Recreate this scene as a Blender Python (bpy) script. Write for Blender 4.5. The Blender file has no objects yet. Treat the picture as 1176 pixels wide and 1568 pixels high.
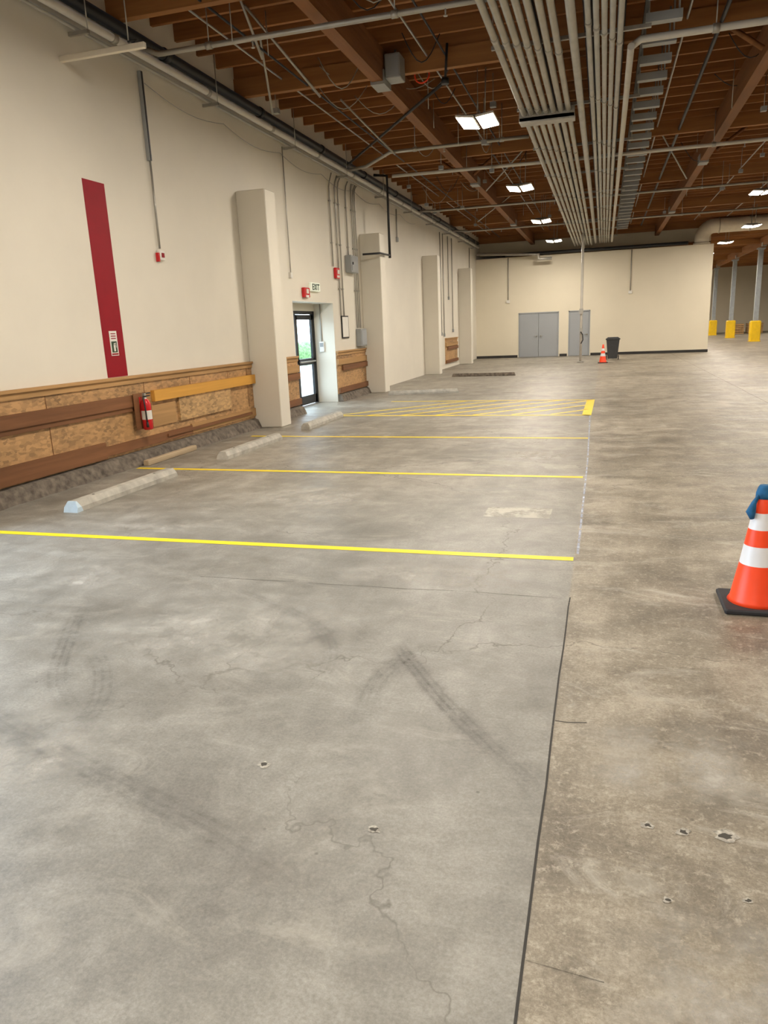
import bpy, math, random
from mathutils import Vector, Matrix
random.seed(7)
scene=bpy.context.scene
COL=bpy.context.collection

# ---------------------------------------------------------------- materials
def newmat(name):
    m=bpy.data.materials.new(name); m.use_nodes=True
    nt=m.node_tree; b=nt.nodes['Principled BSDF']
    return m,nt,b
def ramp(nt,src,stops):
    r=nt.nodes.new('ShaderNodeValToRGB'); cr=r.color_ramp
    while len(cr.elements)<len(stops): cr.elements.new(0.5)
    for e,(p,c) in zip(cr.elements,stops):
        e.position=p; e.color=(c[0],c[1],c[2],1) if len(c)==3 else c
    nt.links.new(src,r.inputs[0]); return r
def noise(nt,scale,detail=4,vec=None,rough=0.55,dist=0):
    n=nt.nodes.new('ShaderNodeTexNoise'); n.inputs['Scale'].default_value=scale
    n.inputs['Detail'].default_value=detail; n.inputs['Roughness'].default_value=rough; n.inputs['Distortion'].default_value=dist
    if vec: nt.links.new(vec,n.inputs['Vector'])
    return n
def mapping(nt,scale=(1,1,1),rot=(0,0,0)):
    tc=nt.nodes.new('ShaderNodeTexCoord'); mp=nt.nodes.new('ShaderNodeMapping')
    mp.inputs['Scale'].default_value=scale; mp.inputs['Rotation'].default_value=rot
    nt.links.new(tc.outputs['Object'],mp.inputs[0]); return mp.outputs[0]
def simple(name,c,rough=0.5,metal=0,var=0.12,scale=6,bump=0.0,emit=None,es=0,spec=0.4):
    m,nt,b=newmat(name)
    v=mapping(nt); n=noise(nt,scale,5,v)
    lo=[x*(1-var) for x in c]; hi=[min(1,x*(1+var)) for x in c]
    r=ramp(nt,n.outputs[0],[(0.3,lo),(0.7,hi)])
    nt.links.new(r.outputs[0],b.inputs['Base Color'])
    b.inputs['Roughness'].default_value=rough; b.inputs['Metallic'].default_value=metal
    b.inputs['Specular IOR Level'].default_value=spec
    if bump:
        n2=noise(nt,scale*12,4,v); bp=nt.nodes.new('ShaderNodeBump'); bp.inputs['Strength'].default_value=bump; bp.inputs['Distance'].default_value=0.01
        nt.links.new(n2.outputs[0],bp.inputs['Height']); nt.links.new(bp.outputs[0],b.inputs['Normal'])
    if emit:
        b.inputs['Emission Color'].default_value=(*emit,1); b.inputs['Emission Strength'].default_value=es
    return m
def woodmat(name,c,axis,var=0.3,rough=0.6,fine=14,plank=0):
    m,nt,b=newmat(name)
    s=[fine]*3; s[axis]=0.6
    v=mapping(nt,scale=s); n=noise(nt,1.0,5,v,0.6,0.4)
    s2=[2.3]*3; s2[axis]=0.25
    v2=mapping(nt,scale=s2); n2=noise(nt,1.0,2,v2)
    mx=nt.nodes.new('ShaderNodeMath'); mx.operation='ADD'; nt.links.new(n.outputs[0],mx.inputs[0]); nt.links.new(n2.outputs[0],mx.inputs[1])
    mh=nt.nodes.new('ShaderNodeMath'); mh.operation='MULTIPLY'; mh.inputs[1].default_value=0.5; nt.links.new(mx.outputs[0],mh.inputs[0])
    r=ramp(nt,mh.outputs[0],[(0.33,[x*(1-var) for x in c]),(0.5,c),(0.66,[min(1,x*(1+var)) for x in c])])
    nt.links.new(r.outputs[0],b.inputs['Base Color']); b.inputs['Roughness'].default_value=rough; b.inputs['Specular IOR Level'].default_value=0.25
    return m
def osbmat(name,c):
    m,nt,b=newmat(name)
    v=mapping(nt,scale=(10,9,22))
    nd=noise(nt,1.2,2,v); vm=nt.nodes.new('ShaderNodeVectorMath'); vm.operation='ADD'
    nt.links.new(v,vm.inputs[0]); nt.links.new(nd.outputs['Color'],vm.inputs[1])
    vo=nt.nodes.new('ShaderNodeTexVoronoi'); vo.inputs['Scale'].default_value=1.6; nt.links.new(vm.outputs[0],vo.inputs['Vector'])
    sep=nt.nodes.new('ShaderNodeSeparateColor'); nt.links.new(vo.outputs['Color'],sep.inputs[0])
    big=noise(nt,1.3,3,mapping(nt))
    ad=nt.nodes.new('ShaderNodeMath'); ad.operation='MULTIPLY_ADD'; ad.inputs[1].default_value=0.45
    nt.links.new(sep.outputs[0],ad.inputs[0]); nt.links.new(big.outputs[0],ad.inputs[2])
    r=ramp(nt,ad.outputs[0],[(0.35,[x*0.55 for x in c]),(0.65,c),(0.95,[x*1.35 for x in c])])
    nt.links.new(r.outputs[0],b.inputs['Base Color']); b.inputs['Roughness'].default_value=0.55
    return m

M_wall=simple('painted_concrete_cream',(0.72,0.68,0.59),0.65,var=0.04,scale=0.8,bump=0.12)
M_wall2=simple('painted_drywall_cream',(0.72,0.66,0.525),0.6,var=0.03,scale=0.6,bump=0.05)
M_red=simple('red_paint',(0.27,0.004,0.013),0.55,var=0.06,spec=0.2)
M_black=simple('black_pipe_paint',(0.02,0.02,0.022),0.45)
M_darkbrown=simple('dark_baseboard',(0.03,0.028,0.026),0.6)
M_galv=simple('galvanized_steel',(0.40,0.385,0.35),0.42,metal=0.55,var=0.1,scale=9)
M_cond=simple('emt_conduit',(0.40,0.385,0.345),0.38,metal=0.5,var=0.10,scale=4)
M_whitepipe=simple('white_pipe_paint',(0.60,0.57,0.51),0.45,var=0.06)
M_grey=simple('grey_enclosure',(0.30,0.31,0.31),0.45,var=0.05)
M_doorgrey=simple('grey_door_paint',(0.33,0.35,0.37),0.45,var=0.03,scale=1)
M_joist=woodmat('joist_wood',(0.29,0.122,0.040),0)
M_deck=woodmat('roof_deck_wood',(0.16,0.065,0.023),1,fine=5)
M_glulam=woodmat('glulam_wood',(0.21,0.088,0.031),1,fine=9)
M_purlin=woodmat('purlin_wood',(0.30,0.135,0.046),0,fine=9)
M_boardY=woodmat('dark_board',(0.19,0.085,0.038),1)
M_plankY=woodmat('tan_board',(0.40,0.235,0.10),1)
M_timber=woodmat('weathered_timber',(0.40,0.31,0.20),1)
M_orange=woodmat('orange_board',(0.60,0.31,0.06),1,var=0.15)
M_osb=osbmat('osb_panel',(0.38,0.22,0.095))
M_osb2=osbmat('osb_panel_light',(0.45,0.28,0.125))
M_curb=simple('rough_curb_concrete',(0.15,0.125,0.10),0.9,var=0.5,scale=12,bump=0.6)
M_stop=simple('wheel_stop_concrete',(0.42,0.40,0.35),0.8,var=0.22,scale=8,bump=0.25)
M_stopblue=simple('wheel_stop_paint',(0.50,0.62,0.72),0.7,var=0.1,scale=9)
M_cone=simple('cone_orange',(0.95,0.07,0.015),0.4,var=0.06)
M_refl=simple('reflective_white',(0.78,0.78,0.80),0.3,var=0.05)
M_rubber=simple('black_rubber',(0.025,0.025,0.028),0.7)
M_blue=simple('blue_cloth',(0.015,0.11,0.25),0.8,var=0.3,scale=20)
M_bin=simple('grey_plastic_bin',(0.05,0.052,0.055),0.5)
M_yel=simple('safety_yellow',(0.85,0.55,0.01),0.5,var=0.06)
M_column=simple('column_grey_blue',(0.30,0.33,0.36),0.5)
M_extred=simple('extinguisher_red',(0.55,0.015,0.02),0.25,var=0.03)
M_label=simple('label_white',(0.75,0.73,0.68),0.5,var=0.03)
M_whiteplastic=simple('white_plastic',(0.75,0.73,0.68),0.4,var=0.02)
M_hedge=simple('hedge_leaves',(0.14,0.26,0.10),0.8,var=0.7,scale=9,bump=0.8)
M_outground=simple('outdoor_paving',(0.55,0.54,0.52),0.9,var=0.1)
M_duct=simple('beige_duct',(0.80,0.74,0.62),0.38,metal=0.15,var=0.05)
M_ductrib=simple('duct_seam',(0.50,0.45,0.36),0.4,metal=0.3)
M_lamp=simple('led_lens',(0.9,0.9,0.88),0.4,var=0.01,emit=(1,0.93,0.80),es=26)
M_exit=simple('exit_sign_face',(0.75,0.78,0.68),0.4,var=0.02,emit=(0.9,1,0.8),es=0.2)
M_text=simple('exit_letters',(0.02,0.05,0.02),0.5)

def glassmat():
    m,nt,b=newmat('door_glass'); b.inputs['Base Color'].default_value=(0.9,0.96,0.93,1)
    b.inputs['Roughness'].default_value=0.02; b.inputs['Transmission Weight'].default_value=1; b.inputs['IOR'].default_value=1.05
    return m
M_glass=glassmat()

def floormat():
    m,nt,b=newmat('polished_concrete_floor'); L=nt.links
    v=mapping(nt)
    def ma(op,a,bv,c=None):
        n=nt.nodes.new('ShaderNodeMath'); n.operation=op
        for i,x in enumerate((a,bv,c)):
            if x is None: continue
            if isinstance(x,(int,float)): n.inputs[i].default_value=x
            else: L.new(x,n.inputs[i])
        return n.outputs[0]
    def mix(f,a,c):
        n=nt.nodes.new('ShaderNodeMix'); n.data_type='RGBA'
        for i,x in ((0,f),(6,a),(7,c)):
            if isinstance(x,(int,float)): n.inputs[i].default_value=x
            elif isinstance(x,tuple): n.inputs[i].default_value=(*x,1)
            else: L.new(x,n.inputs[i])
        return n.outputs[2]
    big=noise(nt,0.38,5,v,0.6,0.7)
    st=noise(nt,1.0,8,mapping(nt,scale=(0.9,2.6,1),rot=(0,0,0.5)),0.68,0.9)
    st2=noise(nt,1.0,6,mapping(nt,scale=(3.2,0.8,1),rot=(0,0,0.25)),0.65,0.7)
    mid=noise(nt,2.6,10,v,0.75,0.4)
    fine=noise(nt,75,6,v,0.85)
    s=ma('MULTIPLY',big.outputs[0],0.20); s=ma('MULTIPLY_ADD',st.outputs[0],0.18,s); s=ma('MULTIPLY_ADD',st2.outputs[0],0.12,s); s=ma('MULTIPLY_ADD',mid.outputs[0],0.24,s); s=ma('MULTIPLY_ADD',fine.outputs[0],0.26,s)
    rA=ramp(nt,s,[(0.41,(0.130,0.123,0.106)),(0.5,(0.228,0.217,0.190)),(0.59,(0.37,0.357,0.32))])
    rB=ramp(nt,s,[(0.43,(0.118,0.099,0.073)),(0.5,(0.224,0.192,0.143)),(0.57,(0.40,0.355,0.28))])
    sp=nt.nodes.new('ShaderNodeSeparateXYZ'); L.new(v,sp.inputs[0])
    def mr(src,a,c,lo=0,hi=1):
        n=nt.nodes.new('ShaderNodeMapRange'); n.interpolation_type='SMOOTHSTEP'
        n.inputs['From Min'].default_value=a; n.inputs['From Max'].default_value=c; n.inputs['To Min'].default_value=lo; n.inputs['To Max'].default_value=hi
        L.new(src,n.inputs[0]); return n.outputs[0]
    right=mr(sp.outputs[0],-0.165,-0.145)
    far=mr(sp.outputs[1],5,9)
    warm=ma('MAXIMUM',right,ma('MULTIPLY',far,0.5))
    c=mix(warm,rA.outputs[0],rB.outputs[0])
    sc=noise(nt,1.3,9,mapping(nt,scale=(1,2.0,1),rot=(0,0,-0.3)),0.78,1.3)
    rs=ramp(nt,sc.outputs[0],[(0.53,(0,0,0)),(0.68,(0.7,0.7,0.7))])
    amt=ma('MULTIPLY',rs.outputs[0],ma('MULTIPLY_ADD',warm,0.5,0.45))
    c=mix(amt,c,(0.48,0.45,0.385))
    ds=noise(nt,0.9,7,mapping(nt,scale=(1,1.3,1),rot=(0,0,1.1)),0.65,0.6)
    rd=ramp(nt,ds.outputs[0],[(0.57,(0,0,0)),(0.73,(0.5,0.5,0.5))])
    c=mix(rd.outputs[0],c,(0.11,0.098,0.076))
    pk=noise(nt,26,6,v,0.8); rp=ramp(nt,pk.outputs[0],[(0.53,(0,0,0)),(0.64,(0.6,0.6,0.6))])
    c=mix(ma('MULTIPLY',rp.outputs[0],ma('MULTIPLY_ADD',right,0.8,0.15)),c,(0.48,0.43,0.34))
    vo=nt.nodes.new('ShaderNodeTexVoronoi'); vo.inputs['Scale'].default_value=4.0; L.new(v,vo.inputs['Vector'])
    rv=ramp(nt,vo.outputs['Distance'],[(0.016,(0.6,0.6,0.6)),(0.036,(0,0,0))])
    c=mix(rv.outputs[0],c,(0.07,0.06,0.05))
    wv=nt.nodes.new('ShaderNodeVectorMath'); wv.operation='MULTIPLY_ADD'; dn=noise(nt,1.1,5,v,0.65)
    L.new(dn.outputs['Color'],wv.inputs[0]); wv.inputs[1].default_value=(1.1,1.1,0); L.new(v,wv.inputs[2])
    ve=nt.nodes.new('ShaderNodeTexVoronoi'); ve.feature='DISTANCE_TO_EDGE'; ve.inputs['Scale'].default_value=0.42; L.new(wv.outputs[0],ve.inputs['Vector'])
    re=ramp(nt,ve.outputs['Distance'],[(0.0,(1,1,1)),(0.0035,(0,0,0))])
    mk=ramp(nt,big.outputs[0],[(0.44,(0,0,0)),(0.54,(0.7,0.7,0.7))])
    c=mix(ma('MULTIPLY',re.outputs[0],mk.outputs[0]),c,(0.075,0.066,0.05))
    L.new(c,b.inputs['Base Color'])
    rr=ramp(nt,st.outputs[0],[(0.3,(0.36,)*3),(0.7,(0.60,)*3)]); L.new(rr.outputs[0],b.inputs['Roughness'])
    b.inputs['Specular IOR Level'].default_value=0.45
    bp=nt.nodes.new('ShaderNodeBump'); bp.inputs['Strength'].default_value=0.25; bp.inputs['Distance'].default_value=0.004
    L.new(fine.outputs[0],bp.inputs['Height']); L.new(bp.outputs[0],b.inputs['Normal'])
    return m
M_floor=floormat()

def decal(name,c,lo,hi,maxa,nscale,stretch=(1,1,1),edge=True,tread=0,rough=0.7,lengthfade=True):
    m,nt,b=newmat(name); L=nt.links
    n=noise(nt,nscale,7,mapping(nt,scale=stretch),0.7)
    r=ramp(nt,n.outputs[0],[(lo,(0,0,0)),(hi,(maxa,)*3)])
    fac=r.outputs[0]
    def mul(a,bb):
        q=nt.nodes.new('ShaderNodeMath'); q.operation='MULTIPLY'; L.new(a,q.inputs[0]); L.new(bb,q.inputs[1]); return q.outputs[0]
    uv=nt.nodes.new('ShaderNodeUVMap'); sp=nt.nodes.new('ShaderNodeSeparateXYZ'); L.new(uv.outputs[0],sp.inputs[0])
    if edge:
        e=ramp(nt,sp.outputs[0],[(0.0,(0,0,0)),(0.3,(1,1,1)),(0.7,(1,1,1)),(1.0,(0,0,0))]); fac=mul(fac,e.outputs[0])
    if lengthfade:
        e=ramp(nt,sp.outputs[1],[(0.0,(0,0,0)),(0.2,(1,1,1)),(0.6,(1,1,1)),(1.0,(0,0,0))]); fac=mul(fac,e.outputs[0])
    if tread:
        w=nt.nodes.new('ShaderNodeMath'); w.operation='MULTIPLY'; w.inputs[1].default_value=tread*6.283; L.new(sp.outputs[0],w.inputs[0])
        s=nt.nodes.new('ShaderNodeMath'); s.operation='COSINE'; L.new(w.outputs[0],s.inputs[0])
        e=ramp(nt,s.outputs[0],[(0.0,(0.6,)*3),(0.5,(1,1,1))]); fac=mul(fac,e.outputs[0])
    b.inputs['Base Color'].default_value=(*c,1); b.inputs['Roughness'].default_value=rough
    L.new(fac,b.inputs['Alpha'])
    return m
M_yline=decal('yellow_line_paint',(0.84,0.62,0.015),0.16,0.30,1.0,9,edge=False,lengthfade=False,rough=0.5)
M_tyre=decal('tyre_rubber_mark',(0.08,0.073,0.062),0.32,0.70,0.50,10,tread=4)
M_tyre2=decal('faint_tyre_mark',(0.09,0.083,0.07),0.34,0.75,0.40,10,tread=4)
M_joint=decal('joint_filler',(0.03,0.027,0.022),0.25,0.4,0.95,9,edge=False,lengthfade=False)
M_jointf=decal('faint_joint',(0.08,0.07,0.055),0.35,0.6,0.6,4,edge=False,lengthfade=False)
M_chalk=decal('chalk_line',(0.55,0.60,0.72),0.35,0.6,0.75,8,edge=True,lengthfade=False)
M_patch=decal('pale_scuff',(0.54,0.51,0.45),0.42,0.66,0.65,5.5,edge=True)
M_patch2=decal('pale_square_patch',(0.60,0.57,0.49),0.30,0.55,0.75,5,edge=False,lengthfade=False)
M_white_dot=simple('chipped_aggregate',(0.36,0.335,0.285),0.9,var=0.5,scale=60)
M_hole=simple('hole_dark',(0.06,0.054,0.044),0.9)

# ---------------------------------------------------------------- mesh builder
class MB:
    def __init__(s): s.v=[];s.f=[];s.mi=[];s.mats=[];s.uv=[];s.sm=[]
    def m(s,mat):
        if mat not in s.mats: s.mats.append(mat)
        return s.mats.index(mat)
    def face(s,idx,mat,uv=None,smooth=False):
        s.f.append(idx); s.mi.append(s.m(mat)); s.uv.append(uv or [(0,0)]*len(idx)); s.sm.append(smooth)
    def box(s,x0,x1,y0,y1,z0,z1,mat,T=None,bev=0):
        c=[]
        if bev:
            b=bev
            rings=[(b,z0),(0,z0+b),(0,z1-b),(b,z1)]
            base=len(s.v)
            for ins,z in rings:
                xa,xb,ya,yb=x0+ins,x1-ins,y0+ins,y1-ins
                pts=[(xa+b,ya),(xb-b,ya),(xb,ya+b),(xb,yb-b),(xb-b,yb),(xa+b,yb),(xa,yb-b),(xa,ya+b)]
                for p in pts: c.append(Vector((p[0],p[1],z)))
            for p in c: s.v.append(tuple(T@p if T else p))
            for k in range(3):
                for i in range(8):
                    j=(i+1)%8; a=base+k*8
                    s.face((a+i,a+j,a+8+j,a+8+i),mat)
            s.face(tuple(base+i for i in range(7,-1,-1)),mat); s.face(tuple(base+24+i for i in range(8)),mat)
            return
        base=len(s.v)
        for z in (z0,z1):
            for x,y in ((x0,y0),(x1,y0),(x1,y1),(x0,y1)):
                p=Vector((x,y,z)); s.v.append(tuple(T@p if T else p))
        for q in ((3,2,1,0),(4,5,6,7),(0,1,5,4),(1,2,6,5),(2,3,7,6),(3,0,4,7)): s.face(tuple(base+i for i in q),mat)
    def tube(s,path,r,mat,n=10,cap=True):
        P=[Vector(p) for p in path]; R=r if isinstance(r,(list,tuple)) else [r]*len(P)
        base=len(s.v); up=None
        for i,p in enumerate(P):
            if i==0: t=(P[1]-P[0])
            elif i==len(P)-1: t=(P[-1]-P[-2])
            else: t=(P[i]-P[i-1]).normalized()+(P[i+1]-P[i]).normalized()
            t.normalize()
            if up is None:
                a=Vector((0,0,1)) if abs(t.z)<0.9 else Vector((1,0,0))
                up=(a-t*a.dot(t)).normalized()
            else:
                up=(up-t*up.dot(t)).normalized()
            sd=t.cross(up)
            for j in range(n):
                a=2*math.pi*j/n
                s.v.append(tuple(p+(up*math.cos(a)+sd*math.sin(a))*R[i]))
        for i in range(len(P)-1):
            for j in range(n):
                j2=(j+1)%n
                s.face((base+i*n+j,base+i*n+j2,base+(i+1)*n+j2,base+(i+1)*n+j),mat,smooth=True)
        if cap:
            s.face(tuple(base+j for j in range(n-1,-1,-1)),mat); e=base+(len(P)-1)*n
            s.face(tuple(e+j for j in range(n)),mat)
    def lathe(s,cx,cy,prof,n=32):
        base=len(s.v)
        for r,z,_ in prof:
            for j in range(n):
                a=2*math.pi*j/n; s.v.append((cx+r*math.cos(a),cy+r*math.sin(a),z))
        for i in range(len(prof)-1):
            for j in range(n):
                j2=(j+1)%n
                s.face((base+i*n+j,base+i*n+j2,base+(i+1)*n+j2,base+(i+1)*n+j),prof[i][2],smooth=True)
        s.face(tuple(base+j for j in range(n-1,-1,-1)),prof[0][2]); e=base+(len(prof)-1)*n
        s.face(tuple(e+j for j in range(n)),prof[-1][2])
    def ribbon(s,path,w,z,mat):
        P=[Vector((p[0],p[1],0)) for p in path]; base=len(s.v); W=w if isinstance(w,(list,tuple)) else [w]*len(P)
        for i,p in enumerate(P):
            t=(P[min(i+1,len(P)-1)]-P[max(i-1,0)]).normalized(); nrm=Vector((-t.y,t.x,0))
            for sg in (-.5,.5):
                q=p+nrm*W[i]*sg; s.v.append((q.x,q.y,z))
        n=len(P)-1
        for i in range(n):
            a=base+2*i; s.face((a,a+1,a+3,a+2),mat,[(0,i/n),(1,i/n),(1,(i+1)/n),(0,(i+1)/n)])
    def prism(s,prof,y0,y1,mat,T=None,matend=None,inset=0):
        base=len(s.v); n=len(prof)
        for y,sg in ((y0,1),(y1,-1)):
            for x,z in prof:
                p=Vector((x,y+sg*inset*z,z)); s.v.append(tuple(T@p if T else p))
        for i in range(n):
            j=(i+1)%n; s.face((base+i,base+n+i,base+n+j,base+j),mat)
        s.face(tuple(base+i for i in range(n)),matend or mat); s.face(tuple(base+n+i for i in range(n-1,-1,-1)),mat)
    def done(s,name,parent=None,recalc=True):
        me=bpy.data.meshes.new(name); me.from_pydata(s.v,[],s.f)
        for m in s.mats: me.materials.append(m)
        uvl=me.uv_layers.new(name='UVMap')
        for p,mi,uv,sm in zip(me.polygons,s.mi,s.uv,s.sm):
            p.material_index=mi; p.use_smooth=sm
            for li,c in zip(p.loop_indices,uv): uvl.data[li].uv=c
        me.update()
        if recalc:
            import bmesh
            bm=bmesh.new(); bm.from_mesh(me); bmesh.ops.recalc_face_normals(bm,faces=bm.faces); bm.to_mesh(me); bm.free()
        o=bpy.data.objects.new(name,me); COL.objects.link(o)
        if parent: o.parent=parent
        return o
def empty(name,loc=(0,0,0)):
    e=bpy.data.objects.new(name,None); e.location=loc; COL.objects.link(e); return e
def smooth_path(pts,n=8):
    out=[];P=[Vector((p[0],p[1],0)) for p in pts]; P=[P[0]]+P+[P[-1]]
    for i in range(1,len(P)-2):
        for k in range(n):
            t=k/n;a,b,c,d=P[i-1],P[i],P[i+1],P[i+2]
            q=0.5*((2*b)+(-a+c)*t+(2*a-5*b+4*c-d)*t*t+(-a+3*b-3*c+d)*t**3); out.append((q.x,q.y))
    out.append((P[-2].x,P[-2].y)); return out

# ---------------------------------------------------------------- shell
XW=-6.07; Y0=-8; YB=76; XR=22; ZC=6.1; YF=37.2; XP=4.6
b=MB(); b.box(XW-0.6,XR,Y0,YB,-0.2,0,M_floor); b.done('floor')
b=MB()
for (a,c,z0,z1) in [(Y0,0.4,0,ZC),(0.4,4.8,3.6,ZC),(4.8,14.25,0,ZC),(14.25,16.62,2.3,ZC),(16.62,YB,0,ZC)]:
    b.box(XW-0.6,XW,a,c,z0,z1,M_wall)
b.done('wall_left')
b=MB(); b.box(XW-0.6,XR+0.3,Y0-0.3,Y0,0,ZC,M_wall); b.done('wall_front')
b=MB(); b.box(XR,XR+0.3,Y0,YB,0,ZC,M_wall); b.done('wall_right')
b=MB(); b.box(XW-0.6,XR+0.3,YB,YB+0.3,0,ZC,M_wall2); b.done('wall_back')
b=MB(); PZ=4.72
xs=[(-6.07,-4.0,0),(-4.0,-2.08,2.12),(-2.08,-1.63,0),(-1.63,-0.63,2.12),(-0.63,XP,0)]
for a,c,z0 in xs: b.box(a,c,YF,YF+0.25,z0,PZ,M_wall2)
b.box(XP-0.25,XP,YF+0.25,YB,0,PZ,M_wall2)
b.done('wall_partition')
b=MB(); b.box(XW,XP+0.0,YF+1.2,YF+1.4,4.95,5.78,M_wall2)
b.done('wall_bulkhead')
b=MB()
for a,c in ((-6.07,-4.05),(-2.03,-1.68),(-0.58,XP)): b.box(a,c,YF-0.02,YF,0,0.12,M_darkbrown)
b.box(XP,XP+0.02,YF,YB,0,0.12,M_darkbrown)
b.done('baseboard_partition')

b=MB(); b.box(XW-0.6,XR+0.3,Y0-0.3,YB+0.3,ZC,ZC+0.15,M_deck); b.done('ceiling')
b=MB(); y=Y0+0.3
while y<YB:
    b.box(XW,XR,y,y+0.06,5.80,ZC,M_joist)
    y+=0.61
b.done('ceiling_joists')
for gx in (-3.45,2.25,8.6,15.0):
    b=MB()
    b.box(gx-0.09,gx+0.09,Y0,YB,5.34,5.80,M_glulam)
    for k in range(1,5): b.box(gx-0.092,gx+0.092,Y0,YB,5.34+0.09*k,5.343+0.09*k,M_boardY)
    y=12.0-18
    while y<YB-2:
        b.box(gx-0.11,gx+0.11,y,y+0.4,5.30,5.5,M_grey); y+=9
    b.done('ceiling_girder')
b=MB()
for y in (-0.6,5.5,9.0,12.4,18.6,24.7,30.8,38.1,43,49,55,61,67):
    for a,c in ((XW,-3.54),(-3.36,2.16),(2.34,8.51),(8.69,14.9)):
        b.box(a,c,y,y+0.11,5.52,5.80,M_purlin)
b.done('ceiling_purlins')

for y in (-1.6,4.98,12.12,18.87,25.8,32.5):
    b=MB(); b.box(XW,-5.53,y,y+0.42,0,4.02,M_wall,bev=0.012)
    b.done('wall_pilaster')

# ---------------------------------------------------------------- door recess + exterior
b=MB()
xd=-6.60
def fr(x0,x1,y0,y1,z0,z1): b.box(x0,x1,y0,y1,z0,z1,M_black)
fr(xd-.04,xd+.04,14.25,14.31,0,2.12); fr(xd-.04,xd+.04,16.56,16.62,0,2.12); fr(xd-.04,xd+.04,14.25,16.62,2.05,2.12); fr(xd-.04,xd+.04,15.44,15.50,0,2.05)
fr(xd-.025,xd+.03,15.50,15.60,0.02,2.04); fr(xd-.025,xd+.03,16.45,16.555,0.02,2.04)
fr(xd-.025,xd+.03,15.50,16.55,0.02,0.22); fr(xd-.025,xd+.03,15.50,16.55,1.93,2.04); fr(xd-.025,xd+.03,15.50,16.55,0.92,1.06)
fr(xd-.025,xd+.03,14.31,15.44,0,0.2)
b.box(xd-.005,xd+.005,15.6,16.45,0.2,1.95,M_glass); b.box(xd-.005,xd+.005,14.31,15.44,0.2,2.05,M_glass)
b.tube([(xd+.03,15.58,0.99),(xd+.10,15.6,0.99),(xd+.10,16.4,0.99),(xd+.03,16.42,0.99)],0.018,M_galv)
b.done('door_1')
b=MB(); b.box(XW-0.6,XW,14.25,16.62,2.28,2.3,M_wall); b.box(xd-.05,xd+.05,14.25,16.62,2.12,2.28,M_wall); b.done('trim_1')
b=MB(); b.box(-6.45,-6.33,16.58,16.62,1.18,1.42,M_whiteplastic,bev=0.008); b.box(-6.43,-6.35,16.572,16.58,1.30,1.39,M_grey); b.tube([(-6.39,16.60,1.42),(-6.39,16.60,2.28)],0.012,M_cond)
b.done('card_reader')
def steel_door(name,x0,x1,double):
    b=MB(); y=YF
    b.box(x0,x0+.05,y-.02,y+.2,0,2.12,M_doorgrey); b.box(x1-.05,x1,y-.02,y+.2,0,2.12,M_doorgrey); b.box(x0,x1,y-.02,y+.2,2.07,2.12,M_doorgrey)
    ls=[(x0+.055,(x0+x1)/2-.006),((x0+x1)/2+.006,x1-.055)] if double else [(x0+.055,x1-.055)]
    for k,(a,c) in enumerate(ls):
        b.box(a,c,y+.01,y+.055,0.01,2.065,M_doorgrey,bev=0.004)
        hx=c-.08 if (k==0) else a+.08
        b.tube([(hx,y+.01,1.0),(hx,y-.06,1.0),(hx+(-.12 if k==0 else .12),y-.06,1.0)],0.014,M_galv)
        b.lathe(hx,y-.0,[(0.03,0.97,M_galv),(0.03,1.03,M_galv)],12)
        hxx=a if k==0 else c
        for z in (0.25,1.05,1.85): b.box(hxx-.012,hxx+.012,y-.005,y+.012,z,z+.1,M_galv)
    b.done(name)
steel_door('door_2',-4.0,-2.08,True)
steel_door('door_3',-1.63,-0.63,False)

b=MB(); b.box(-60,XW-0.61,-40,90,-0.25,-0.05,M_outground); b.done('exterior_ground')
b=MB()
for i in range(60):
    y=14+i*0.62; x=-15.5+random.uniform(-.25,.25); r=random.uniform(.5,.7); z=random.uniform(.3,.7)
    b.lathe(x,y,[(r*.5,-0.05,M_hedge),(r,0.25,M_hedge),(r*1.1,z,M_hedge),(r*.8,z+.35,M_hedge),(r*.3,z+.5,M_hedge)],9)
b.done('hedge')
b=MB()
b.tube([(XW+0.25,0.2,3.95),(XW+0.25,4.85,3.95)],0.22,M_galv,20)
b.box(XW+0.003,XW+0.06,0.3,0.4,0,3.9,M_grey); b.box(XW+0.003,XW+0.06,4.8,4.9,0,3.9,M_grey)
b.box(XW+.003,XW+0.45,0.12,0.2,3.7,4.2,M_grey); b.box(XW+.003,XW+0.45,4.85,4.93,3.7,4.2,M_grey)
b.done('door_4')

# ---------------------------------------------------------------- wall stripe etc
b=MB(); b.box(XW,XW+0.004,8.10,8.52,1.19,3.56,M_red); b.done('wall_stripe')
b=MB(); b.box(XW+.004,XW+0.009,8.23,8.38,1.46,1.77,M_label); b.box(XW+.009,XW+.011,8.24,8.37,1.47,1.49,M_red)
b.box(XW+.009,XW+.010,8.25,8.36,1.50,1.64,M_text)
b.box(XW+.0102,XW+.0112,8.29,8.325,1.515,1.595,M_label); b.box(XW+.0102,XW+.0112,8.295,8.32,1.60,1.615,M_label); b.tube([(XW+.011,8.31,1.615),(XW+.011,8.335,1.62),(XW+.011,8.342,1.56)],.004,M_label,5)
for z in (1.67,1.70,1.73): b.box(XW+.009,XW+.010,8.255,8.355,z,z+.012,M_red)
b.done('fire_extinguisher_sign')

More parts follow.
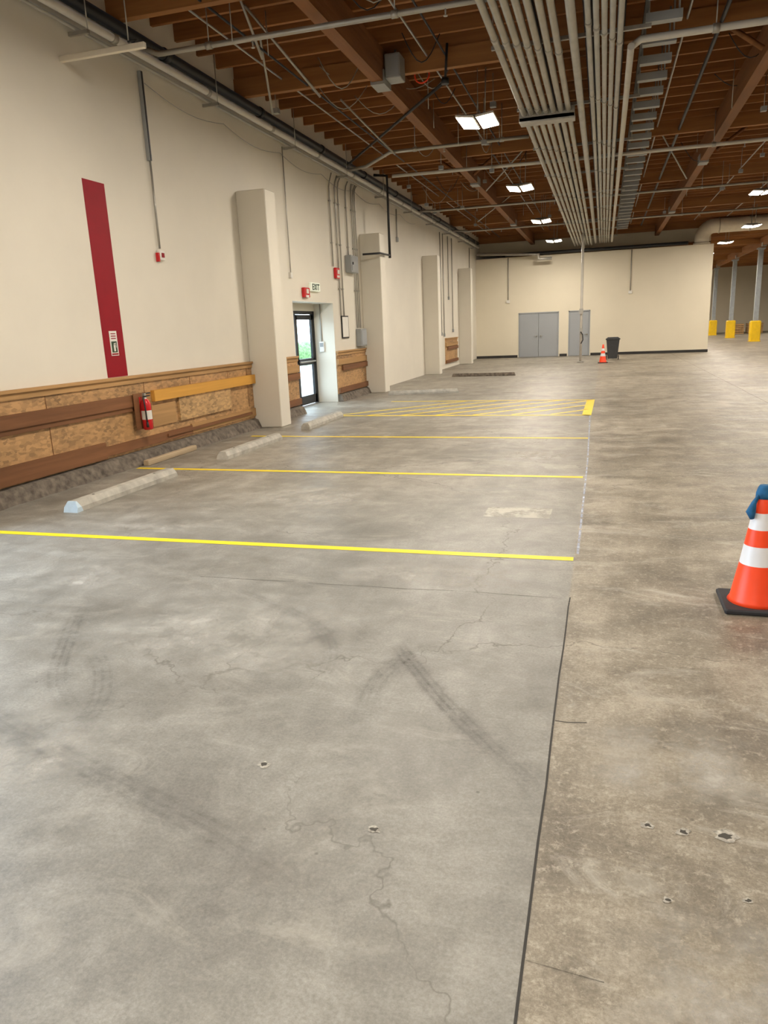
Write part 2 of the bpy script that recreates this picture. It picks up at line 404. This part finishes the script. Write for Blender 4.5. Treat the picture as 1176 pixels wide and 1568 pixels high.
# ---------------------------------------------------------------- wainscot
def wains(y0,y1,rich):
    b=MB(); X=XW
    b.box(X,X+.025,y0,y1,.18,1.15,M_osb)
    b.box(X,X+.07,y0,y1,1.15,1.185,M_plankY)
    b.box(X+.025,X+.045,y0,y1,1.08,1.15,M_plankY)
    if rich:
        b.box(X+.025,X+.075,y0,8.7,.78,.93,M_boardY); b.box(X+.025,X+.055,y0,8.9,.72,.78,M_boardY)
        b.box(X+.03,X+.09,8.95,y1,.80,.955,M_orange)
        b.box(X+.025,X+.06,9.6,11.2,.45,.80,M_osb2)
        b.box(X+.025,X+.07,y0,7.8,.20,.40,M_boardY)
        b.box(X+.025,X+.06,7.8,9.9,.22,.34,M_boardY)
        b.box(X+.025,X+.05,9.9,y1,.22,.36,M_plankY); b.box(X+.05,X+.08,9.2,y1-.2,.27,.31,M_boardY)
        b.box(X+.025,X+.05,8.9,9.5,.45,.75,M_plankY)
        for yy in (6.9,8.8,10.0,11.2,11.9): b.box(X+.03,X+.032,yy,yy+.008,.40,1.08,M_boardY)
    else:
        b.box(X+.025,X+.06,y0,y1,.86,1.0,M_plankY); b.box(X+.03,X+.075,y0+.3,y1,.72,.84,M_boardY)
        b.box(X+.025,X+.07,y0,y1,.2,.32,M_boardY)
    b.done('plywood_wainscot')
wains(5.42,12.11,True); wains(12.55,14.24,False); wains(16.64,18.86,False); wains(29.4,31.9,False)
def curb(y0,y1):
    b=MB(); n=int((y1-y0)/0.12)+1
    for i in range(n+1):
        y=y0+(y1-y0)*i/n; w=.13+random.uniform(-.015,.015); h=.12+random.uniform(-.012,.012)
        k=len(b.v); b.v+= [(XW,y,0),(XW,y,.18),(XW+w*.7,y,h+.03),(XW+w,y,h*.6),(XW+w+.03,y,0)]
        if i:
            for j in range(4): b.face((k-5+j,k-4+j,k+1+j,k+j),M_curb)
        if i==0: b.face(tuple(range(5)),M_curb)
    b.face(tuple(k+4-i for i in range(5)),M_curb)
    b.done('concrete_curb')
curb(5.42,12.11); curb(12.55,14.24); curb(16.64,18.86)
b=MB(); T=Matrix.Translation((-5.85,9.0,0))@Matrix.Rotation(0.02,4,'Z')
b.box(-.04,.04,-.65,.65,0.0,0.075,M_timber,T=T,bev=0.008); b.done('loose_timber')

e=empty('fire_extinguisher')
b=MB(); cx,cy=XW+.18,8.58
b.lathe(cx,cy,[(.05,.46,M_extred),(.066,.475,M_extred),(.068,.60,M_label),(.068,.72,M_extred),(.068,.80,M_extred),(.05,.85,M_extred),(.022,.875,M_galv),(.022,.90,M_galv)],24)
b.done('cylinder',e)
b=MB(); b.box(cx-.015,cx+.015,cy-.03,cy+.10,.90,.915,M_black); b.box(cx-.012,cx+.012,cy-.02,cy+.12,.935,.95,M_black); b.box(cx-.015,cx+.015,cy-.03,cy+.01,.90,.95,M_galv)
b.tube([(cx,cy-.03,.905),(cx+.03,cy-.08,.88),(cx+.045,cy-.085,.78),(cx+.04,cy-.07,.62),(cx+.04,cy-.065,.55)],.010,M_black,8)
b.tube([(cx+.04,cy-.065,.57),(cx+.04,cy-.065,.50)],[.012,.02],M_black,10)
b.done('valve_and_hose',e)
b=MB(); b.box(XW+.092,XW+.105,8.44,8.72,.47,.95,M_boardY); b.box(XW+.105,XW+.114,8.55,8.61,.6,.9,M_extred); b.done('bracket',e)

# ---------------------------------------------------------------- wall devices
def drop(b,y,z0,z1,r=.014,mat=None,x=XW+.03): b.tube([(x,y,z0),(x,y,z1)],r,mat or M_cond,8)
b=MB(); b.box(XW+.003,XW+.05,9.54,9.60,4.02,5.12,M_grey); b.box(XW+.05,XW+.055,9.555,9.585,4.02,5.12,M_black)
drop(b,9.58,2.88,4.02)
b.done('strut_channel_conduit')
b=MB(); b.box(XW+.003,XW+.06,9.53,9.65,2.72,2.86,M_whiteplastic,bev=.008); b.box(XW+.003,XW+.05,9.50,9.53,2.70,2.82,M_extred); b.box(XW+.06,XW+.07,9.56,9.62,2.76,2.82,M_red); b.done('horn_strobe')
b=MB(); drop(b,14.2,2.81,5.13,.011); b.box(XW+.003,XW+.05,14.15,14.25,2.72,2.82,M_whiteplastic); b.done('wall_conduit')
def alarm(y,z,w=.26,h=.26):
    b=MB(); b.box(XW+.003,XW+.07,y-w/2,y+w/2,z-h/2,z+h/2,M_extred,bev=.01); b.box(XW+.07,XW+.085,y-.05,y+.05,z-.02,z+.07,M_whiteplastic); b.box(XW+.07,XW+.074,y-.08,y+.08,z-.10,z-.05,M_label)
    b.done('fire_alarm_strobe')
alarm(14.92,2.46,.30,.20); alarm(16.92,2.96,.24,.24)
b=MB(); b.box(XW+.003,XW+.06,15.2,15.72,2.5,2.68,M_exit,bev=.006)
yy=15.25; X=XW+.062
def seg(y0,y1,z0,z1): b.box(X,X+.003,y0,y1,z0,z1,M_text)
h0,h1=2.525,2.655
seg(yy,yy+.03,h0,h1); [seg(yy,yy+.09,z,z+.024) for z in (h0,2.58,h1-.024)]
for k in (-1,1):
    T=Matrix.Translation((X+.0015,yy+.16,2.59))@Matrix.Rotation(k*.6,4,'X'); b.box(-.0015,.0015,-.014,.014,-.075,.075,M_text,T=T)
seg(yy+.235,yy+.265,h0,h1); seg(yy+.29,yy+.41,h1-.026,h1); seg(yy+.335,yy+.365,h0,h1)
b.done('exit_sign')
b=MB(); 
for y,z0 in ((16.72,3.1),(17.08,2.0),(17.3,2.0),(17.85,3.43),(18.27,1.7),(18.4,1.7),(18.53,1.7)):
    zt=4.8+random.uniform(0,.25)
    b.tube([(XW+.03,y,z0),(XW+.03,y,zt),(XW+.04,y+.03,zt+.12),(XW+.05,y+.15,5.12)],.016,M_cond,8)
    for z in (2.6,3.6,4.5):
        if z>z0: b.box(XW+.003,XW+.05,y-.03,y+.03,z,z+.03,M_galv)
b.done('wall_conduit_cluster')
b=MB(); b.box(XW+.003,XW+.16,17.65,18.2,3.02,3.42,M_grey,bev=.01); b.box(XW+.16,XW+.17,17.7,18.15,3.06,3.38,M_grey); b.box(XW+.17,XW+.19,17.72,17.76,3.2,3.26,M_black); b.done('electrical_disconnect_box')
b=MB(); b.box(XW+.003,XW+.03,17.12,17.6,1.47,2.0,M_black); b.box(XW+.03,XW+.033,17.15,17.57,1.50,1.97,M_label); b.done('framed_notice')
b=MB(); b.box(XW+.003,XW+.14,18.22,18.7,1.24,1.68,M_grey,bev=.01); b.box(XW+.14,XW+.15,18.26,18.66,1.28,1.64,M_doorgrey); b.done('electrical_panel')
b=MB(); b.tube([(-5.8,19.5,5.5),(-5.45,19.5,5.45),(-5.45,19.5,3.45)],.035,M_black,10); b.tube([(-5.45,19.5,3.52),(-5.45,18.6,3.5),(-5.85,18.4,3.48)],.025,M_black,8); b.done('black_riser_pipe')
b=MB()
for y,z0 in ((22.5,4.3),(28.7,1.3),(29.2,1.25),(30.2,2.8),(31.0,1.4),(35.2,2.0)):
    drop(b,y,z0,5.1,.018)
    b.box(XW+.003,XW+.06,y-.06,y+.06,z0-.12+.12*(z0<1.5),z0+.12*(z0<1.5),M_grey)
b.done('wall_conduit_far')
b=MB(); pts=[]
for i in range(7):
    ya=9.6+i*2.2
    for k in range(8):
        t=k/8; pts.append((XW+.06,ya+2.2*t,4.98-0.12*math.sin(math.pi*t)))
b.tube(pts,.005,M_grey,5); b.done('hanging_cable')

b=MB(); b.tube([(-5.93,-6,5.44),(-5.93,37,5.44)],.075,M_black,12)
for i in range(14): b.tube([(-5.93,-5+3*i,5.44),(-5.93,-4.88+3*i,5.44)],.088,M_black,12)
b.done('black_sprinkler_main')
b=MB(); b.tube([(-5.90,-6,5.26),(-5.90,37,5.26)],.05,M_whitepipe,12)
b.tube([(-5.97,-6,5.17),(-5.97,36,5.17)],.02,M_cond,8)
for i in range(18): b.tube([(-5.90,-5+2.3*i,5.26),(-5.90,-4.92+2.3*i,5.26)],.06,M_galv,12)
for i in range(14):
    y=-4+3.05*i
    b.box(XW,-5.8,y,y+.04,5.10,5.14,M_galv); b.tube([(-5.81,y+.02,5.13),(-5.81,y+.02,5.8)],.008,M_galv,6)
b.done('wall_pipe_run')
b=MB(); b.box(XW,-4.95,7.98,8.03,4.77,4.83,M_duct,bev=.004); b.tube([(-5.15,8.0,4.8),(-5.15,8.0,5.8)],.008,M_galv,6)
b.tube([(-5.12,7.93,4.83),(-5.05,8.0,4.86),(-5.12,8.07,4.83)],.01,M_black,6)
b.done('cantilever_strut')

# ---------------------------------------------------------------- conduit rack
e=empty('conduit_rack')
b=MB()
zc=5.02
for i in range(7):
    x=-1.38+i*0.120
    b.tube([(x,-6,zc),(x,13.6,zc),(x,30,zc),(x,36.8,zc)],.044,M_cond,10)
    for y in range(-5,36,3): b.tube([(x,y+i*.13,zc),(x,y+i*.13+.1,zc)],.05,M_galv,10)
b.tube([(-.46,-6,zc),(-.46,36,zc)],.055,M_cond,10)
for i in range(5):
    x=-.28+i*.092; b.tube([(x,-6,zc+.02),(x,36.5,zc+.02)],.036,M_cond,10)
    for y in range(-5,36,3): b.tube([(x,y+i*.2,zc+.02),(x,y+i*.2+.1,zc+.02)],.043,M_galv,10)
b.tube([(.23,11.0,zc+.0),(.23,36,zc)],.045,M_whitepipe,10)
b.tube([(-.95,-6,5.3),(-.95,36,5.3)],.05,M_black,8); b.tube([(-.3,-6,5.35),(-.3,36,5.35)],.06,M_black,8); b.tube([(.1,-6,5.3),(.1,36,5.3)],.05,M_black,8)
b.done('conduits',e)
b=MB(); y=-4.4
while y<36:
    b.box(-1.5,.45,y,y+.045,zc+.06,zc+.105,M_galv)
    for x in (-1.48,-.52,.42): b.tube([(x,y+.02,zc+.06),(x,y+.02,5.8)],.007,M_galv,6)
    y+=3.0
b.box(-1.46,-.56,13.55,13.9,zc-.12,zc-.055,M_galv,bev=.006); b.box(-1.46,-.56,13.55,13.58,zc-.14,zc+.04,M_galv)
y=9.0
while y<33:
    b.box(.38,.80,y,y+.13,5.12,5.22,M_grey); b.box(.38,.42,y,y+.13,5.22,5.4,M_grey); b.tube([(.76,y+.05,5.2),(.76,y+.05,5.8)],.012,M_grey,6)
    y+=.78
b.box(.36,.40,8.8,33,5.22,5.29,M_black)
b.done('trapeze_hangers',e)

def crosspipe(path,r,mat,name='sprinkler_branch_pipe',heads=True):
    b=MB(); b.tube(path,r,mat,10)
    p0,p1=Vector(path[-2]),Vector(path[-1]); L=(p1-p0).length; n=max(1,int(L/2.6))
    for i in range(n+1):
        q=p0.lerp(p1,(i+.3)/(n+.6))
        b.tube([tuple(q),(q.x,q.y,5.8)],.008,M_galv,6)
        b.tube([(q.x-.04,q.y,q.z),(q.x+.04,q.y,q.z)],r*1.3,M_galv,10)
        if heads:
            b.tube([(q.x+.6,q.y,q.z),(q.x+.6,q.y,q.z-.10)],[.014,.008],M_galv,6); b.tube([(q.x+.6,q.y,q.z-.10),(q.x+.6,q.y,q.z-.108)],.025,M_galv,8)
    b.done(name)
crosspipe([(-5.8,9.35,5.29),(-5.6,9.35,5.2),(8,9.35,5.2)],.035,M_cond)
crosspipe([(.23,11.3,5.02),(.23,11.13,5.05),(.35,11.05,5.1),(8,11.05,5.12)],.045,M_whitepipe,heads=False)
crosspipe([(-5.8,17.6,5.29),(-5.1,16.6,5.12),(-4.3,15.7,5.15),(-1.5,15.7,5.15)],.035,M_cond)
crosspipe([(-4.9,18.0,5.14),(-1.2,18.2,5.14),(8,18.2,5.14)],.04,M_whitepipe)
crosspipe([(-5.8,24.6,5.29),(-5.2,24.2,5.2),(8,24.2,5.2)],.035,M_cond)
crosspipe([(-5.8,30.2,5.29),(-5.2,30,5.2),(8,30,5.2)],.035,M_cond)
b=MB(); b.tube([(-4.6,36.9,4.80),(3.5,36.9,4.80)],.07,M_black,12); b.tube([(-5.9,36.4,4.9),(-3.0,36.4,4.7),(-3.0,36.4,4.5),(-2.4,36.4,4.5)],.07,M_galv,10)
b.done('black_header_pipe')
b=MB(); b.tube([(-2.45,12.3,5.3),(-5.80,17.4,5.36)],.024,M_black,8); b.tube([(-2.45,12.3,5.3),(-2.4,12.25,5.8)],.02,M_black,8); b.lathe(-2.45,12.3,[(.06,5.26,M_black),(.06,5.34,M_black)],12)
b.done('sway_brace_rod')
b=MB()
for (p,q) in [((-4.6,9.9,5.8),(-4.1,11.2,5.0)),((-4.4,9.2,5.8),(-4.4,9.9,5.15)),((-4.9,11.0,5.8),(-5.4,12.4,5.2)),((-1.9,19.5,5.8),(-3.2,21.5,5.2)),((-4.8,14.2,5.8),(-4.2,15.7,5.1)),((-2.6,25,5.8),(-4.4,27.5,5.2)),((1.2,20,5.8),(2.0,22.5,5.2)),((4.0,17,5.8),(3.2,18.1,5.2))]:
    b.tube([p,q],.018,M_galv,8)
for (p,q) in [((1.5,13,5.8),(2.1,13,5.36)),((3.0,20,5.8),(2.4,20,5.36)),((-4.2,20,5.8),(-3.6,20,5.36)),((-2.7,20,5.8),(-3.3,20,5.36))]:
    b.tube([p,q],.04,M_glulam,4)
b.done('seismic_braces')
b=MB()
for x,z,m,r in ((-5.2,5.7,M_cond,.014),(-4.75,5.55,M_black,.016),(-2.75,5.72,M_cond,.014),(-2.45,5.68,M_black,.014),(1.0,5.7,M_cond,.018),(1.45,5.6,M_black,.03),(3.6,5.65,M_cond,.016),(4.9,5.7,M_cond,.02)):
    b.tube([(x,-5,z),(x,36,z)],r,m,6)
rr=random.Random(3)
for k in range(44):
    x=rr.uniform(-5.6,-1.8) if k%3 else rr.uniform(.9,5.5); y=rr.uniform(8.5,30); L=rr.uniform(.2,.75)
    b.tube([(x,y,5.8),(x,y,5.8-L)],.007,M_galv,5)
    if k%2: b.box(x-.05,x+.05,y-.05,y+.05,5.8-L-.08,5.8-L,M_grey)
for k in range(26):
    x=rr.uniform(-5.4,-2.5) if k%4 else rr.uniform(1,5); y=rr.uniform(9,24); s=rr.uniform(.3,.9); d=rr.uniform(.15,.5)
    b.tube([(x+s*t/8,y+s*.5*t/8,5.78-d*math.sin(math.pi*t/8)) for t in range(9)],.008,M_cond if k%2 else M_black,5)
b.done('overhead_wiring')
b=MB(); b.box(-3.34,-3.1,12.05,12.38,5.38,5.72,M_grey,bev=.01); b.box(-3.32,-3.12,12.04,12.05,5.41,5.69,M_doorgrey); b.tube([(-3.2,12.2,5.72),(-3.2,12.2,5.8)],.02,M_cond); b.done('ceiling_junction_box')
b=MB()
ring=[(-2.95+.12*math.cos(a*math.pi/8),12.9,5.62+.12*math.sin(a*math.pi/8)) for a in range(17)]
b.tube(ring,.012,M_cone,6); b.tube([(-2.95,12.9,5.74),(-2.95,12.9,5.8)],.01,M_cone,6); b.done('cable_coil')

# ---------------------------------------------------------------- high bay lights
def highbay(x,y,z=4.98,energy=235):
    e=empty('high_bay_light',(x,y,z))
    b=MB()
    for sx in (-1,1):
        T=Matrix.Translation((sx*.17,0,0))@Matrix.Rotation(sx*-.12,4,'Y')
        b.box(-.15,.15,-.40,.40,0,.035,M_whiteplastic,T=T,bev=.006)
        b.box(-.135,.135,-.38,.38,-.006,-.001,M_lamp,T=T)
        for k in range(7): b.box(-.12+.035*k,-.115+.035*k,-.34,.34,.035,.06,M_grey,T=T)
    b.box(-.2,.2,-.1,.1,.06,.11,M_grey,bev=.006)
    b.tube([(0,-.08,.11),(0,0,.4),(0,0,5.8-z)],.007,M_galv,6); b.tube([(0,.08,.11),(0,0,.4)],.007,M_galv,6); b.tube([(.12,0,.1),(.14,0,5.8-z)],.01,M_cond,6)
    b.done('fixture',e)
    l=bpy.data.lights.new('lamp','AREA'); l.shape='RECTANGLE'; l.size=.6; l.size_y=.7; l.energy=energy; l.color=(1,.90,.77)
    o=bpy.data.objects.new('lamp',l); COL.objects.link(o); o.parent=e; o.location=(0,0,-.02)
for k in range(-1,6): highbay(-2.15,0.05+6.75*k)
for k in range(0,11): highbay(5.5,0.2+6.7*k)
for k in range(0,7): highbay(13.5,3+10*k,energy=310)
highbay(4.45,25.9,5.15,60)

# round ventilation duct: riser on the partition, segmented elbow, horizontal run
b=MB(); yd=37.33
path=[(4.1,yd,4.76),(4.1,yd,4.98)]
for a in range(1,8):
    t=a/7*math.pi/2; path.append((4.1+.5*(1-math.cos(t)),yd,4.98+.5*math.sin(t)))
path+=[(6,yd,5.48),(16,yd,5.48)]
b.tube(path,.31,M_duct,24)
for x in (4.75,6.0,7.5,9,11,13): b.tube([(x,yd,5.48),(x+.05,yd,5.48)],.33,M_ductrib,24)
b.tube([(4.1,yd,4.73),(4.1,yd,4.80)],.36,M_ductrib,24)
b.done('ventilation_duct')

b=MB()
for x,z in ((1.13,2.9),(-4.5,2.75)):
    b.tube([(x,YF-.03,z),(x,YF-.03,4.7)],.02,M_cond,8); b.box(x-.08,x+.08,YF-.06,YF-.002,z-.14,z,M_whiteplastic)
b.done('partition_conduit')
b=MB(); b.tube([(-.87,31.1,0),(-.87,31.1,4.95)],.05,M_whitepipe,14); b.lathe(-.87,31.1,[(.13,0,M_galv),(.13,.03,M_galv),(.06,.05,M_galv),(.05,.06,M_galv)],16)
b.tube([(-.87,31.0,1.2),(-.87,30.88,1.2),(-.80,30.86,1.1),(-.78,30.86,.9),(-.86,30.86,.75)],.02,M_black,8); b.box(-.93,-.81,30.98,31.05,1.15,1.35,M_galv); b.box(-.95,-.80,30.96,31.05,1.9,2.1,M_galv)
b.done('standpipe')

for x,ys in ((8.6,(4,13,22,31,40,49,58,67)),(15.0,(13,31,49,58,67))):
    for y in ys:
        b=MB()
        b.box(x-.13,x+.13,y-.13,y+.13,0,5.28,M_column,bev=.01); b.box(x-.2,x+.2,y-.25,y+.25,5.2,5.28,M_column)
        b.box(x-.28,x+.28,y-.28,y+.28,0,1.2,M_yel,bev=.05); b.box(x-.3,x+.3,y-.3,y+.3,0,.05,M_yel,bev=.01)
        b.done('steel_column')

# ---------------------------------------------------------------- cones, bin, stops
def cone(x,y,rag):
    b=MB(); b.box(x-.185,x+.185,y-.185,y+.185,0,.03,M_rubber,bev=.008)
    def r(z): return .135-(.135-.028)*(z-.03)/.68
    prof=[(.15,.03,M_cone),(.137,.05,M_cone)]
    for z,m in ((.26,M_refl),(.37,M_cone),(.465,M_refl),(.56,M_cone),(.70,M_cone)): prof.append((r(z),z,m))
    prof.append((.02,.71,M_cone))
    b.lathe(x,y,prof,36)
    if rag:
        b.lathe(x,y,[(r(.64)+.004,.64,M_blue),(r(.67)+.008,.67,M_blue),(.034,.70,M_blue),(.025,.715,M_blue)],14)
        b.tube([(x-.03,y-.02,.66),(x-.055,y-.04,.62),(x-.07,y-.05,.57),(x-.06,y-.05,.53)],[.008,.014,.026,.012],M_blue,8)
    b.done('traffic_cone')
cone(.89,4.42,True); cone(.0,30.3,False)
b=MB(); T=Matrix.Translation((.38,32.6,0))
def frus(z0,z1,a0,b0,a1,b1,mat):
    k=len(b.v)
    for z,a,c in ((z0,a0,b0),(z1,a1,b1)):
        for sx,sy in ((-1,-1),(1,-1),(1,1),(-1,1)): b.v.append(tuple(T@Vector((sx*a,sy*c,z))))
    for q in ((3,2,1,0),(4,5,6,7),(0,1,5,4),(1,2,6,5),(2,3,7,6),(3,0,4,7)): b.face(tuple(k+i for i in q),mat)
frus(.05,.82,.19,.2,.26,.28,M_bin); frus(.82,.86,.29,.31,.29,.31,M_bin); frus(.86,.92,.28,.3,.2,.26,M_bin)
b.tube([(.10,32.95,.84),(.66,32.95,.84)],.018,M_bin,8)
for sx in (.14,.62): b.tube([(sx-.02,32.82,.09),(sx+.02,32.82,.09)],.09,M_rubber,16)
b.done('wheeled_trash_bin')

def stop(x,y,L,rot,blue=False,mat=None,w=.16,h=.105):
    b=MB(); T=Matrix.Translation((x,y,0))@Matrix.Rotation(rot,4,'Z'); m=mat or M_stop
    prof=[(-w/2,0),(w/2,0),(w/2,h*.45),(w/2-.035,h),(-w/2+.035,h),(-w/2,h*.45)]
    b.prism(prof,-L/2,L/2,m,T,matend=M_stopblue if blue else None,inset=.35)
    if blue: b.prism([(p[0]*1.02,p[1]*1.02) for p in prof],-L/2-.004,-L/2+.09,M_stopblue,T,inset=.35)
    for k in (-1,1): 
        c=T@Vector((0,k*L*.3,0)); b.lathe(c.x,c.y,[(.014,h-.01,M_hole),(.014,h+.002,M_hole)],10)
    b.done('wheel_stop')
stop(-5.06,6.82,1.85,.0,True); stop(-4.97,9.77,1.83,-.01); stop(-4.97,12.75,1.85,.01)
stop(-4.37,18.33,1.8,-math.pi/2+.25); stop(-3.77,24.4,2.1,-math.pi/2-.03,mat=M_curb)
for (x,y) in ((10.6,69),(12.4,71)):
    b=MB()
    for k in range(6):
        z=k*.14
        for j in range(3): b.box(x-.6,x+.6,y-.5+.45*j,y-.4+.45*j,z,z+.09,M_plankY)
        for j in range(6): b.box(x-.6+.22*j,x-.5+.22*j,y-.5,y+.5,z+.09,z+.11,M_plankY)
    b.done('pallet_stack')

# ---------------------------------------------------------------- floor markings
b=MB()
def yl(x0,y0,x1,y1,w=.10): 
    n=10; b.ribbon([(x0+(x1-x0)*i/n,y0+(y1-y0)*i/n) for i in range(n+1)],w,.002,M_yline)
yl(-5.5,5.15,-.16,5.13,.085); yl(-5.86,8.19,-.17,8.04,.09); yl(-5.61,11.04,-.17,10.84,.09)
yl(-5.30,13.78,-.2,13.58); yl(-4.7,16.46,-.2,16.26); yl(-.25,13.55,-.22,16.3,.16)
for i in range(8):
    x0=-5.2+i*.72
    x1=x0+2.3; y0=13.75; y1=16.35
    if x1>-.25: f=(-.25-x0)/2.3; x1=-.25; y1=y0+(y1-y0)*f
    if x0<-.4: yl(x0,y0,x1,y1,.08)
b.done('parking_lines',recalc=False)
b=MB(); 
pts=[(-.155+random.uniform(-.003,.003),-6+i*.3) for i in range(35)]+[(-.15,4.36)]
b.ribbon(pts,.008,.0012,M_joint)
b.ribbon([(-2.7+.25*i,4.34+random.uniform(-.012,.012)) for i in range(11)],.008,.0012,M_jointf)
b.ribbon([(-.15,2.875),(-.1,2.87),(-.02,2.885)],.005,.0012,M_joint); b.ribbon([(-.15,1.62),(-.05,1.61),(.05,1.6)],.003,.0012,M_jointf)
for yy in (14.9,21,27,33): b.ribbon([(-6+.8*i,yy) for i in range(34)],.02,.0012,M_jointf)
b.ribbon([(3.0+random.uniform(-.01,.01),-6+.8*i) for i in range(60)],.015,.0012,M_jointf)
b.done('floor_joints',recalc=False)
b=MB(); b.ribbon([(-.135,5.25),(-.14,9),(-.19,13.5)],.028,.0016,M_chalk); b.done('chalk_line',recalc=False)
b=MB()
def ty(p,w=.17,m=None): b.ribbon(smooth_path(p),w,.0008,m or M_tyre)
ty([(-1.02,3.50),(-.88,3.28),(-.62,2.90),(-.36,2.58),(-.12,2.28)],.14)
ty([(-.80,3.52),(-.93,3.36),(-1.0,3.1),(-.98,2.8),(-.90,2.45)],.15,M_tyre2)
ty([(-2.65,3.1),(-2.4,2.85),(-2.2,2.5),(-2.15,2.0)],.16,M_tyre2)
ty([(-3.1,2.55),(-2.15,2.2),(-1.6,2.02),(-1.05,1.82),(-.6,1.6)],.17,M_tyre2)
ty([(-2.3,4.1),(-1.9,3.9),(-1.5,3.6),(-1.3,3.2),(-1.3,2.7)],.14,M_tyre2)
ty([(-3.2,3.7),(-2.9,3.2),(-2.55,2.7),(-2.0,2.3)],.16,M_tyre2)
b.done('tyre_marks',recalc=False)
b=MB()
def patch(x0,x1,y0,y1,m): b.ribbon([((x0+x1)/2,y0+(y1-y0)*i/6) for i in range(7)],x1-x0,.0005,m)
patch(-.98,-.40,6.25,6.6,M_patch2); patch(-1.9,-.4,4.4,4.9,M_patch)
patch(-3.9,-3.1,3.9,4.6,M_patch); patch(-2.9,-1.2,3.0,4.1,M_patch); patch(-1.2,-.3,9.0,9.8,M_patch); patch(-4.8,-3.2,5.3,5.7,M_patch)
patch(-2.6,-1.9,1.9,2.6,M_patch); patch(-.1,.7,2.4,3.0,M_patch); patch(.0,.9,1.3,2.0,M_patch); patch(-3.6,-2.0,6.3,7.4,M_patch)
b.done('floor_scuffs',recalc=False)
b=MB()
for x,y,r in ((-1.24,2.30,.016),(-.70,2.03,.014),(.19,2.26,.013),(.30,2.25,.014),(.43,2.26,.022),(.23,1.93,.009),(.45,1.98,.009)):
    k=len(b.v); n=12
    for rr_,z in ((r*1.35,.0015),(r*.75,.0018)):
        for j in range(n):
            a=2*math.pi*j/n; q=rr_*random.uniform(.6,1.3); b.v.append((x+q*1.3*math.cos(a),y+q*math.sin(a),z))
    for j in range(n): b.face((k+j,k+(j+1)%n,k+n+(j+1)%n,k+n+j),M_white_dot)
    b.face(tuple(k+n+j for j in range(n)),M_hole)
b.done('floor_anchor_holes',recalc=False)

# ---------------------------------------------------------------- world + portal
w=bpy.data.worlds.new('World'); scene.world=w; w.use_nodes=True
bg=w.node_tree.nodes['Background']; bg.inputs[0].default_value=(.68,.83,1,1); bg.inputs[1].default_value=9.0
l=bpy.data.lights.new('daylight_portal','AREA'); l.shape='RECTANGLE'; l.size=4.4; l.size_y=3.6; l.cycles.is_portal=True
o=bpy.data.objects.new('daylight_portal',l); COL.objects.link(o); o.location=(XW-.65,2.6,1.8)
o.rotation_euler=Vector((1,0,0)).to_track_quat('-Z','Z').to_euler()

scene.view_settings.view_transform='Standard'
# ---------------------------------------------------------------- camera
f,a,bz,c=1117.12342,1.32511236,.294507906,-.0432215112
Rm=Matrix.Rotation(bz,4,'Z')@Matrix.Rotation(a,4,'X')@Matrix.Rotation(c,4,'Z')
cam=bpy.data.cameras.new('camera'); cam.sensor_fit='VERTICAL'; cam.sensor_height=24; cam.lens=24*f/1568; cam.clip_end=300; cam.clip_start=.05
co=bpy.data.objects.new('camera',cam); COL.objects.link(co); co.matrix_world=Matrix.Translation((0,0,1.65))@Rm
scene.camera=co
